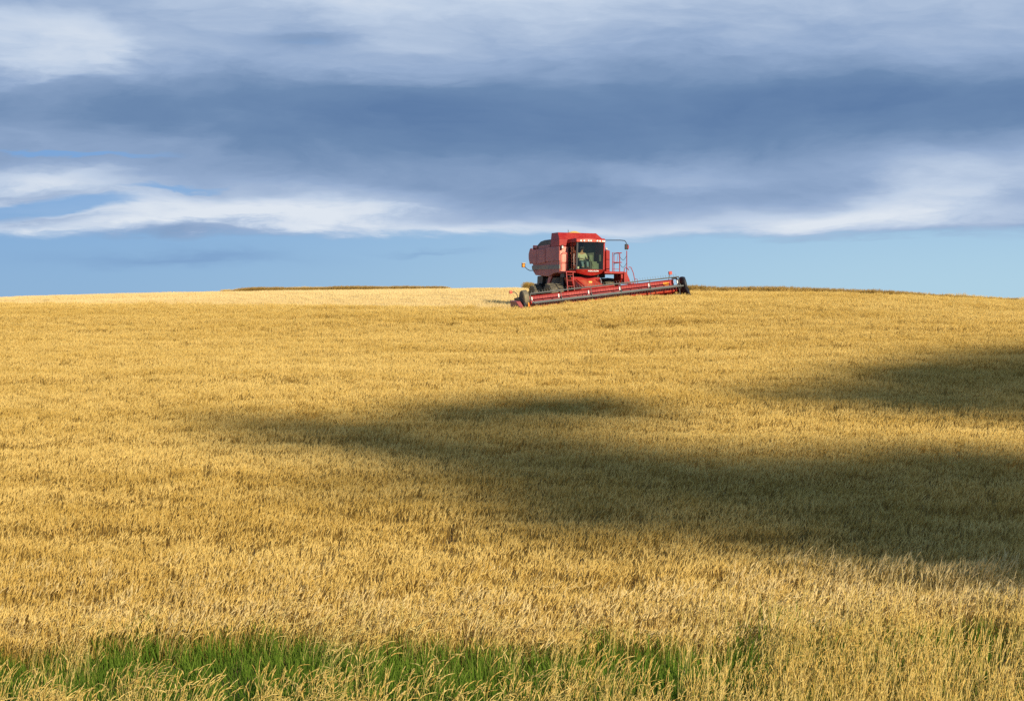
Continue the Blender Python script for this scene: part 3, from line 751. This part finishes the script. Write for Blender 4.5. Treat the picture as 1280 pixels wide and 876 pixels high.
# mirrors and warning lamps on arms
mb = MB(); mb.tube([(.88, .1, 3.50), (1.8, .05, 3.52), (2.05, .04, 3.50), (2.14, .04, 3.40), (2.16, .04, 3.2)], .022, 6); arm = mb.build('mirror_arm', BLACK, root, 0, True)
MB().box(2.06, 2.26, .0, .10, 3.02, 3.32).build('mirror', BLACK, arm, .03)
MB().box(2.20, 2.275, -.02, .02, 3.06, 3.26).build('mirror_reflector', RED, arm, .01)
mb = MB(); mb.tube([(-1.25, 5.2, 2.06), (-1.5, 5.25, 2.05), (-1.65, 5.25, 2.12), (-1.80, 5.25, 2.26), (-1.86, 5.25, 2.28)], .02, 6); arm2 = mb.build('lamp_arm', BLACK, root, 0, True)
MB().box(-1.98, -1.80, 5.15, 5.3, 2.22, 2.44).build('warning_lamp', BLACK, arm2, .02)
MB().box(-1.975, -1.85, 5.13, 5.148, 2.24, 2.41).build('lamp_lens', ORANGE, arm2, .01)
MB().box(-1.99, -1.79, 5.12, 5.32, 2.44, 2.47).build('lamp_hood', CAN, arm2, .01)

# wheels
def wheel(x_, y_, z_, rad, wid, lugs=22):
    w = bpy.data.objects.new('wheel', None); COL.objects.link(w); w.parent = root; w.location = (x_, y_, z_)
    h = wid/2; r0 = rad-.05
    mb = MB(); mb.lathe_x([(-h*.78, rad*.55), (-h*.98, rad*.66), (-h, rad*.8), (-h*.9, r0*.955), (-h*.6, r0), (h*.6, r0), (h*.9, r0*.955), (h, rad*.8), (h*.98, rad*.66), (h*.78, rad*.55)], (0, 0, 0), 40)
    for k in range(lugs):
        for sd_ in (-1, 1):
            a0 = 2*math.pi*(k+(.25 if sd_ > 0 else -.25))/lugs; vs = []
            for (xx, da) in ((sd_*.03*0+sd_*h*.04, 0.0), (sd_*h*.96, .17)):
                for rr_, ww in ((r0*(.985 if abs(xx) < h*.5 else .93), .055), (rad*(1. if abs(xx) < h*.5 else .965), .035)):
                    for s2 in (-1, 1):
                        a_ = a0+da+s2*ww; vs.append((xx, rr_*math.cos(a_), rr_*math.sin(a_)))
            mb.add(vs, [(0, 1, 3, 2), (4, 6, 7, 5), (0, 2, 6, 4), (1, 5, 7, 3), (2, 3, 7, 6), (0, 4, 5, 1)])
    mb.build('tyre', TYRE, w)
    mb = MB(); mb.lathe_x([(-h*.55, .10), (-h*.5, .16), (-h*.45, rad*.5), (-h*.79, rad*.565), (h*.79, rad*.565), (h*.45, rad*.5), (h*.5, .16), (h*.55, .10)], (0, 0, 0), 32)
    mb.build('rim', RIM, w, 0, True)
    return w
wheel(-1.53, 1.55, .36, .86, .76)
wheel(1.68, 1.55, .68, .86, .76)
wheel(-1.42, 4.5, .58, .66, .52, 18); wheel(1.42, 4.5, .86, .66, .52, 18)
mb = MB(); mb.tube([(-1.2, 1.55, .42), (1.35, 1.55, .68)], .16, 10); mb.box(-1.1, 1.1, 1.35, 1.75, .5, 1.0); mb.build('front_axle', BLACK, root)
mb = MB(); mb.tube([(-1.2, 4.5, .62), (1.2, 4.5, .86)], .10, 8); mb.box(-.2, .2, 4.3, 4.7, .7, 1.1); mb.build('rear_axle', BLACK, root)
mb = MB(); mb.prism_x([(4.6, 1.75), (5.5, 1.75), (5.62, .95), (5.42, .62), (5.1, 1.0), (4.8, 1.1)], -.95, .95); mb.build('straw_chopper', DARK, root, .03)
MB().box(-1.22, -.98, 4.55, 5.3, .72, 1.30).build('mud_flap', BLACK, root, .02)

# ------------------------------------------------------------ header (tilted to follow the slope)
HM = Matrix.Translation((-.33, -3.0, .48)) @ Matrix.Rotation(-R(6.75), 4, 'Y')
XL, XR = -4.35, 4.35
mb = MB()   # trough: floor, rear wall, top beam
mb.prism_x([(-.42, -.56), (-.42, -.53), (.55, -.50), (.86, -.38), (.92, .30), (.86, .36), (1.02, .25), (1.04, -.45), (.6, -.58)], XL, XR)
header = mb.build('header', RED, root, 0, False, HM)
def H(mb, name, mat, bevel=0., sm=False, parent=None): return mb.build(name, mat, parent or header, bevel, sm, HM)
H(MB().tube([(XL, 1.12, .26), (XR, 1.12, .26)], .075, 10), 'back_beam', RED, 0, True)
# auger with flighting
aug = H(MB().tube([(XL+.05, .52, -.16), (XR-.05, .52, -.16)], .17, 14), 'auger', RED_D, 0, True)
mb = MB()
for s_ in (-1, 1):
    n_ = 150; L = 4.2; vs = []; fs = []
    for i in range(n_+1):
        k = i/n_; a_ = s_*k*2*math.pi*7.5
        for r_ in (.16, .31): vs.append((s_*(L-(L-.55)*k), .52+r_*math.cos(a_), -.16+r_*math.sin(a_)))
    for i in range(n_): fs.append((2*i, 2*i+1, 2*i+3, 2*i+2))
    mb.add(vs, fs)
fl = H(mb, 'flighting', RED_D, 0, False, aug); sm_ = fl.modifiers.new('solid', 'SOLIDIFY'); sm_.thickness = .008
# knife guards
mb = MB(); mb.box(XL, XR, -.43, -.415, -.56, -.53); x_ = XL+.04
while x_ < XR:
    mb.prism_x([(-.42, -.565), (-.55, -.55), (-.42, -.525)], x_-.012, x_+.012); x_ += .0762*2
cb = H(mb, 'cutter_bar', STEEL)
# reel: centre tube, four bats with spring tines, spiders
reel = H(MB().tube([(XL+.12, 0, 0), (XR-.12, 0, 0)], .065, 12), 'reel', GREYM, 0, True)
RR = .47
for q in range(4):
    a_ = R(90+90*q+3); by, bz = RR*math.cos(a_), RR*math.sin(a_)
    mb = MB(); mb.tube([(XL+.10, by, bz), (XR-.10, by, bz)], .032 if q != 1 else .042, 8)
    x_ = XL+.2; k_ = 0
    while x_ < XR-.15:
        up_ = .17 if q == 0 else -.17
        tipx = .02*math.sin(k_*1.7)
        mb.tube([(x_, by, bz), (x_, by+.015, bz+up_*.5), (x_+tipx, by+.05, bz+up_)], [.010, .008, .005], 4); x_ += .15; k_ += 1
    H(mb, 'reel_bat', GREYM, 0, False, reel)
for x_ in np.linspace(XL+.12, XR-.12, 6):
    mb = MB()
    for q in range(4):
        a_ = R(90+90*q+3); mb.tube([(x_, 0, 0), (x_, RR*math.cos(a_), RR*math.sin(a_))], .022, 6)
    mb.lathe_x([(-.02, .14), (.02, .14)], (x_, 0, 0), 14)
    H(mb, 'spider', GREYM, 0, False, reel)
for x_ in (XL+1.65, XL+3.33, XR-3.60, XR-1.92, XL+.16, XR-.25):
    H(MB().box(x_-.03, x_+.03, -.10, -.02, .12, .30), 'bearing_bracket', WHITE, .01, False, reel)
# reel arms at both ends
for x_ in (XL+.02, XR-.02):
    mb = MB(); mb.tube([(x_, 1.0, .42), (x_, .5, .40), (x_, 0, .02), (x_, -.12, .0)], .05, 6); H(mb, 'reel_arm', BLACK)
# left end: drive cover, shields, divider
def divider(x_, s_, zoff=0., yk=1.):
    """snouted crop divider reaching forward of the knife"""
    vs = [(-.09, 1.0, -.55), (.09, 1.0, -.55), (.09, 1.0, .30), (-.09, 1.0, .30), (-.11, -.15, -.58), (.11, -.15, -.58), (.11, -.15, .22), (-.11, -.15, .22),
          (-.10, -.75, -.60), (.10, -.75, -.60), (.10, -.75, -.16), (-.10, -.75, -.16), (-.02, -1.35, -.66), (.02, -1.35, -.66), (.02, -1.35, -.60), (-.02, -1.35, -.60)]
    vs = [(x_+a*s_, b*yk, c*(.8 if c > 0 else 1)+zoff) for a, b, c in vs]
    fs = [(0, 1, 2, 3), (12, 15, 14, 13)]
    for k in range(3):
        o_ = 4*k; fs += [(o_+i, o_+4+i, o_+4+(i+1) % 4, o_+(i+1) % 4) for i in range(4)]
    return MB().add(vs, fs)
H(divider(XL-.62, 1, -.02, .85), 'crop_divider', RED_F, .03)
H(divider(XR+.12, .8, -.06, .6), 'crop_divider', BLACK, .03)
H(MB().prism_x([(1.0, -.5), (1.0, .32), (.3, .36), (-.35, .05), (-.60, -.40), (-.5, -.55)], XL-.42, XL-.30), 'end_shield', BLACK, .02)
H(MB().prism_x([(.95, -.52), (.95, .25), (.2, .22), (-.45, -.18), (-.70, -.45), (-.5, -.56)], XL-.16, XL-.06), 'end_shield', RED, .02)
mb = MB(); mb.lathe_x([(-.16, .12), (-.16, .34), (-.12, .42), (.10, .44), (.14, .40), (.14, .12)], (XL-.20, .05, .26), 28); H(mb, 'drive_cover', TYRE, 0, True)
mb = MB(); mb.lathe_x([(-.03, .10), (.03, .10)], (XL-.02, -.34, .02), 14); H(mb, 'hub', RED, 0, True)
H(MB().box(XL-.26, XL-.20, -.58, -.56, -.16, .04), 'reflector', ORANGE)
mb = MB(); mb.lathe_x([(-.07, .10), (-.07, .38), (-.04, .44), (.04, .44), (.07, .38), (.07, .10)], (XR+.06, 0, .02), 28); H(mb, 'reel_end_disc', BLACK, 0, True)
H(MB().prism_x([(.9, -.5), (.9, .0), (.6, .30), (.1, .46), (-.15, .42), (-.3, .1), (-.4, -.5)], XR+.15, XR+.20), 'end_shield', BLACK, .03)
H(MB().box(XR-.62, XR-.30, .90, .955, .06, .24), 'reflector', ORANGE)
# marker lamps
m1 = H(MB().tube([(XL-.50, .2, .22), (XL-.52, .2, .50), (XL-.60, .2, .62), (XL-.78, .2, .66)], .018, 6), 'marker_stalk', BLACK, 0, True)
H(MB().box(XL-.92, XL-.76, .16, .26, .58, .74), 'marker_lamp', RED_D, .02, False, m1)
m2 = H(MB().tube([(XR-.28, .9, .34), (XR-.22, .8, .68), (XR-.18, .8, .72)], .016, 6), 'marker_stalk', BLACK, 0, True)
H(MB().box(XR-.28, XR-.10, .74, .86, .62, .80), 'marker_lamp', RED_D, .02, False, m2)
# feeder adapter plate behind header
H(MB().box(-.95, .95, 1.04, 1.16, -.5, .42), 'adapter_frame', RED, .02)

# ------------------------------------------------------------ driver
def skinned(name, joints, edges, mat, parent, sub=2):
    me = bpy.data.meshes.new(name); me.from_pydata([j[0] for j in joints], edges, [])
    ob = link(name, me, mat, parent)
    md = ob.modifiers.new('skin', 'SKIN'); md.use_smooth_shade = True
    for i, j in enumerate(joints):
        r_ = j[1]; me.skin_vertices[0].data[i].radius = r_ if hasattr(r_, '__len__') else (r_, r_)
        me.skin_vertices[0].data[i].use_root = (i == 0)
    s_ = ob.modifiers.new('sub', 'SUBSURF'); s_.levels = sub; s_.render_levels = sub
    return ob
bpy_skin = None
SKIN = paint('skin', (.50, .27, .18), .55, dust=.0); SHIRT = paint('cream_shirt', (.50, .49, .40), .85, dust=.1); JEANS = paint('blue_jeans', (.16, .24, .34), .9, dust=.1); CAP = paint('cream_cap', (.80, .76, .62), .8, dust=.1)
DX, DY = -.16, -.05
def P3(x_, y_, z_): return (x_+DX, y_+DY, z_)
J = [(P3(0, .88, 2.32), (.15, .12)), (P3(0, .90, 2.52), (.14, .11)), (P3(0, .86, 2.74), (.17, .11)), (P3(0, .84, 2.86), (.07, .07)), (P3(0, .82, 2.95), (.055, .06)),
     (P3(0, .79, 3.04), (.085, .10)), (P3(0, .78, 3.13), (.075, .09)),
     (P3(-.19, .85, 2.78), .065), (P3(-.25, .74, 2.56), .048), (P3(-.17, .50, 2.50), .038), (P3(-.12, .38, 2.50), .03),
     (P3(.19, .85, 2.78), .065), (P3(.25, .74, 2.56), .048), (P3(.17, .50, 2.50), .038), (P3(.12, .38, 2.50), .03),
     (P3(-.10, .82, 2.30), .095), (P3(-.15, .42, 2.32), .072), (P3(-.14, .34, 2.02), .05), (P3(-.14, .22, 1.97), .04),
     (P3(.10, .82, 2.30), .095), (P3(.15, .42, 2.32), .072), (P3(.14, .34, 2.02), .05), (P3(.14, .22, 1.97), .04)]
ED = [(0, 1), (1, 2), (2, 3), (3, 4), (4, 5), (5, 6), (2, 7), (7, 8), (8, 9), (9, 10), (2, 11), (11, 12), (12, 13), (13, 14), (0, 15), (15, 16), (16, 17), (17, 18), (0, 19), (19, 20), (20, 21), (21, 22)]
def skin_mesh(J_, ED_, name, sub=2):
    me = bpy.data.meshes.new(name); me.from_pydata([j[0] for j in J_], ED_, [])
    ob = bpy.data.objects.new(name, me); COL.objects.link(ob)
    ob.modifiers.new('skin', 'SKIN')
    for i, j in enumerate(J_):
        r_ = j[1]; me.skin_vertices[0].data[i].radius = r_ if hasattr(r_, '__len__') else (r_, r_)
        me.skin_vertices[0].data[i].use_root = (i == 0)
    s_ = ob.modifiers.new('sub', 'SUBSURF'); s_.levels = sub
    dg = bpy.context.evaluated_depsgraph_get(); out = bpy.data.meshes.new_from_object(ob.evaluated_get(dg))
    bpy.data.objects.remove(ob); out.name = name; out.shade_smooth(); return out
bodym = skin_mesh(J, ED, 'person')
# face: nose, brow and jaw are pushed out of the head; fingers are small chains closed on the wheel rim
person = link('person', bodym, SKIN)
person.location = root.location; person.rotation_euler = root.rotation_euler
person['label'] = 'driver in cream cap, light shirt and blue jeans seated behind the cab glass'; person['category'] = 'person'
hands = MB()
bm = bmesh.new(); bm.from_mesh(bodym)
def blobm(c, r_, sc=(1, 1, 1)):
    M = Matrix.Translation(c) @ Matrix.Diagonal((*sc, 1)); bmesh.ops.create_icosphere(bm, subdivisions=2, radius=r_, matrix=M)
blobm(P3(0, .685, 3.03), .016, (1, 1.2, 1.5)); blobm(P3(-.085, .80, 3.04), .02, (.5, 1, 1.4)); blobm(P3(.085, .80, 3.04), .02, (.5, 1, 1.4))
tmp = MB()
for s_ in (-1, 1):
    wx, wy, wz = .12*s_, .38, 2.50
    for k, ln in enumerate((.075, .085, .08, .062)):
        ox = (k-1.5)*.019
        tmp.tube([P3(wx+ox*.8, wy, wz), P3(wx+ox-.01*s_, wy-ln*.75, wz+.012), P3(wx+ox-.012*s_, wy-ln*1.05, wz-.008), P3(wx+ox-.012*s_, wy-ln*1.0, wz-.035)], [.010, .009, .0085, .007], 6)
    tmp.tube([P3(wx-.02*s_, wy+.01, wz), P3(wx-.052*s_, wy-.03, wz-.008), P3(wx-.05*s_, wy-.06, wz-.028)], [.011, .010, .008], 6)
nb = len(bm.verts); vv = [bm.verts.new(v) for v in tmp.v]
for f_ in tmp.f: bm.faces.new([vv[i] for i in f_])
bm.to_mesh(bodym); bm.free(); bodym.shade_smooth()
for nm, e_y in (('eye', 0), ('mouth', 1)):
    mb = MB()
    for s_ in ((-1, 1) if nm == 'eye' else (0,)):
        mb = MB()
        if s_: mb.box(DX+s_*.032-.013, DX+s_*.032+.013, .682+DY, .69+DY, 3.045, 3.056)
        else: mb.box(DX-.022, DX+.022, .684+DY, .692+DY, 2.985, 2.992)
        mb.build(nm, BLACK if s_ else RED_D, person)
off = 1.16
def cloth(sel, grow, name, mat):
    Jn = [(J[i][0], tuple(r_*grow for r_ in (J[i][1] if hasattr(J[i][1], '__len__') else (J[i][1],)*2))) for i in sel]
    mp = {v: k for k, v in enumerate(sel)}; En = [(mp[a], mp[b]) for a, b in ED if a in mp and b in mp]
    return link(name, skin_mesh(Jn, En, name), mat, person)
cloth([1, 2, 7, 8, 9, 11, 12, 13, 0], 1.14, 'shirt', SHIRT)
cloth([0, 15, 16, 17, 19, 20, 21], 1.16, 'jeans', JEANS)
mb = MB(); prof = [(.0, .105), (.04, .104), (.075, .085), (.095, .045), (.10, .005)]; vs = []; n_ = 20; 
for h_, r_ in prof: vs += [P3(r_*math.cos(2*math.pi*k/n_), .785+r_*1.15*math.sin(2*math.pi*k/n_), 3.09+h_) for k in range(n_)]
fs = [(i*n_+k, i*n_+(k+1) % n_, (i+1)*n_+(k+1) % n_, (i+1)*n_+k) for i in range(4) for k in range(n_)]+[tuple(range(n_))]
mb.add(vs, fs); mb.prism_z([P3(-.08, .70, 3.09), P3(-.055, .60, 3.085), P3(.055, .60, 3.085), P3(.08, .70, 3.09)], [P3(-.08, .70, 3.10), P3(-.055, .60, 3.093), P3(.055, .60, 3.093), P3(.08, .70, 3.10)])
mb.build('cap', CAP, person, 0, True)
for k, sx in enumerate((-1, 1)):
    MB().box(DX+sx*.14-.045, DX+sx*.14+.045, .10, .36, 1.932, 2.01).build('boot', BLACK, person, .02)

# ------------------------------------------------------------ low clouds, unseen and added behind the camera, shaped to shade the crop
m, t, o = newmat('shade_cloud_vapour')
d = t.nodes.new('ShaderNodeBsdfDiffuse'); d.inputs[0].default_value = (.85, .86, .88, 1)
tp = t.nodes.new('ShaderNodeBsdfTransparent'); mx = t.nodes.new('ShaderNodeMixShader')
tcn = t.nodes.new('ShaderNodeTexCoord'); nn = noise(t, tcn.outputs['Object'], .25, 5, .65)
fac = smooth(nn, .40, .60, .07, .40); t.links.new(fac.s, mx.inputs[0])
t.links.new(tp.outputs[0], mx.inputs[1]); t.links.new(d.outputs[0], mx.inputs[2]); t.links.new(mx.outputs[0], o.inputs[0])
CLOUD = m
def inside(p, poly):
    c = False; j = len(poly)-1
    for i in range(len(poly)):
        if (poly[i][1] > p[1]) != (poly[j][1] > p[1]) and p[0] < (poly[j][0]-poly[i][0])*(p[1]-poly[i][1])/(poly[j][1]-poly[i][1])+poly[i][0]: c = not c
        j = i
    return c
def edge_d(p, poly):
    best = 1e9
    for i in range(len(poly)):
        a = np.array(poly[i-1]); b = np.array(poly[i]); q = np.array(p)
        k = np.clip(np.dot(q-a, b-a)/max(1e-9, np.dot(b-a, b-a)), 0, 1); best = min(best, np.linalg.norm(q-(a+(b-a)*k)))
    return best
ALT = 95.
ico = bmesh.new(); bmesh.ops.create_icosphere(ico, subdivisions=2, radius=1.); icv = [v.co.copy() for v in ico.verts]; icf = [[v.index for v in f.verts] for f in ico.faces]; ico.free()
def shade_cloud(poly, step=1.75, thin=1.):
    """poly: outline of the shade on the field, carried up along the sunbeams to the cloud's height"""
    mb = MB(); xs = [p[0] for p in poly]; ys = [p[1] for p in poly]; y_ = min(ys)
    while y_ < max(ys):
        x_ = min(xs)
        while x_ < max(xs):
            p = (x_+U(-.5, .5)*step, y_+U(-.5, .5)*step)
            if inside(p, poly):
                e = edge_d(p, poly); rad = min(2.4, 1.05+e*.7)*U(.8, 1.1)*thin
                if e > .15:
                    z0 = float(height(p[0], p[1]))+.5; k = (ALT-z0)/SUN_DIR.z
                    c = Vector((p[0]+SUN_DIR.x*k, p[1]+SUN_DIR.y*k, ALT+rad*.2*U(-1, 1)))
                    mb.add([c+Vector((v.x*rad, v.y*rad, v.z*rad*.40))*(1+.12*math.sin(7*v.x+5*v.y+9*v.z+x_)) for v in icv], icf)
            x_ += step
        y_ += step
    ob = mb.build('shade_cloud', CLOUD, None, 0, True); ob['kind'] = 'structure'; return ob
def W2(px, py):                    # where a point of the crop top lies on the slope (metres)
    tt = (438-py)/F; dist = 6.07/(.0985-tt); return ((px-640)/F*dist, dist)
shade_cloud([W2(*p) for p in [(195, 520), (300, 512), (430, 517), (540, 526), (680, 535), (850, 545), (1050, 552), (1330, 560), (1750, 575), (1750, 800), (1400, 765), (1250, 735), (1090, 716), (960, 688), (860, 672), (760, 657), (640, 652), (560, 646), (520, 624), (440, 616), (410, 604), (490, 590), (450, 576), (380, 566), (290, 552), (225, 536)]])
shade_cloud([W2(*p) for p in [(900, 493), (970, 478), (1060, 458), (1150, 441), (1290, 424), (1450, 420), (1720, 440), (1720, 510), (1400, 525), (1280, 522), (1200, 512), (1100, 506), (1000, 503)]], 1.6)
shade_cloud([W2(*p) for p in [(860, 590), (1000, 580), (1150, 585), (1700, 600), (1700, 750), (1400, 735), (1250, 695), (1100, 672), (980, 650), (900, 625)]], 2.6)
shade_cloud([W2(*p) for p in [(500, 545), (620, 545), (760, 555), (800, 600), (760, 630), (640, 622), (570, 600)]], 2.4)
shade_cloud([W2(*p) for p in [(495, 510), (600, 502), (700, 497), (810, 497), (800, 515), (700, 522), (600, 523), (520, 519)]], .7, 1.1)
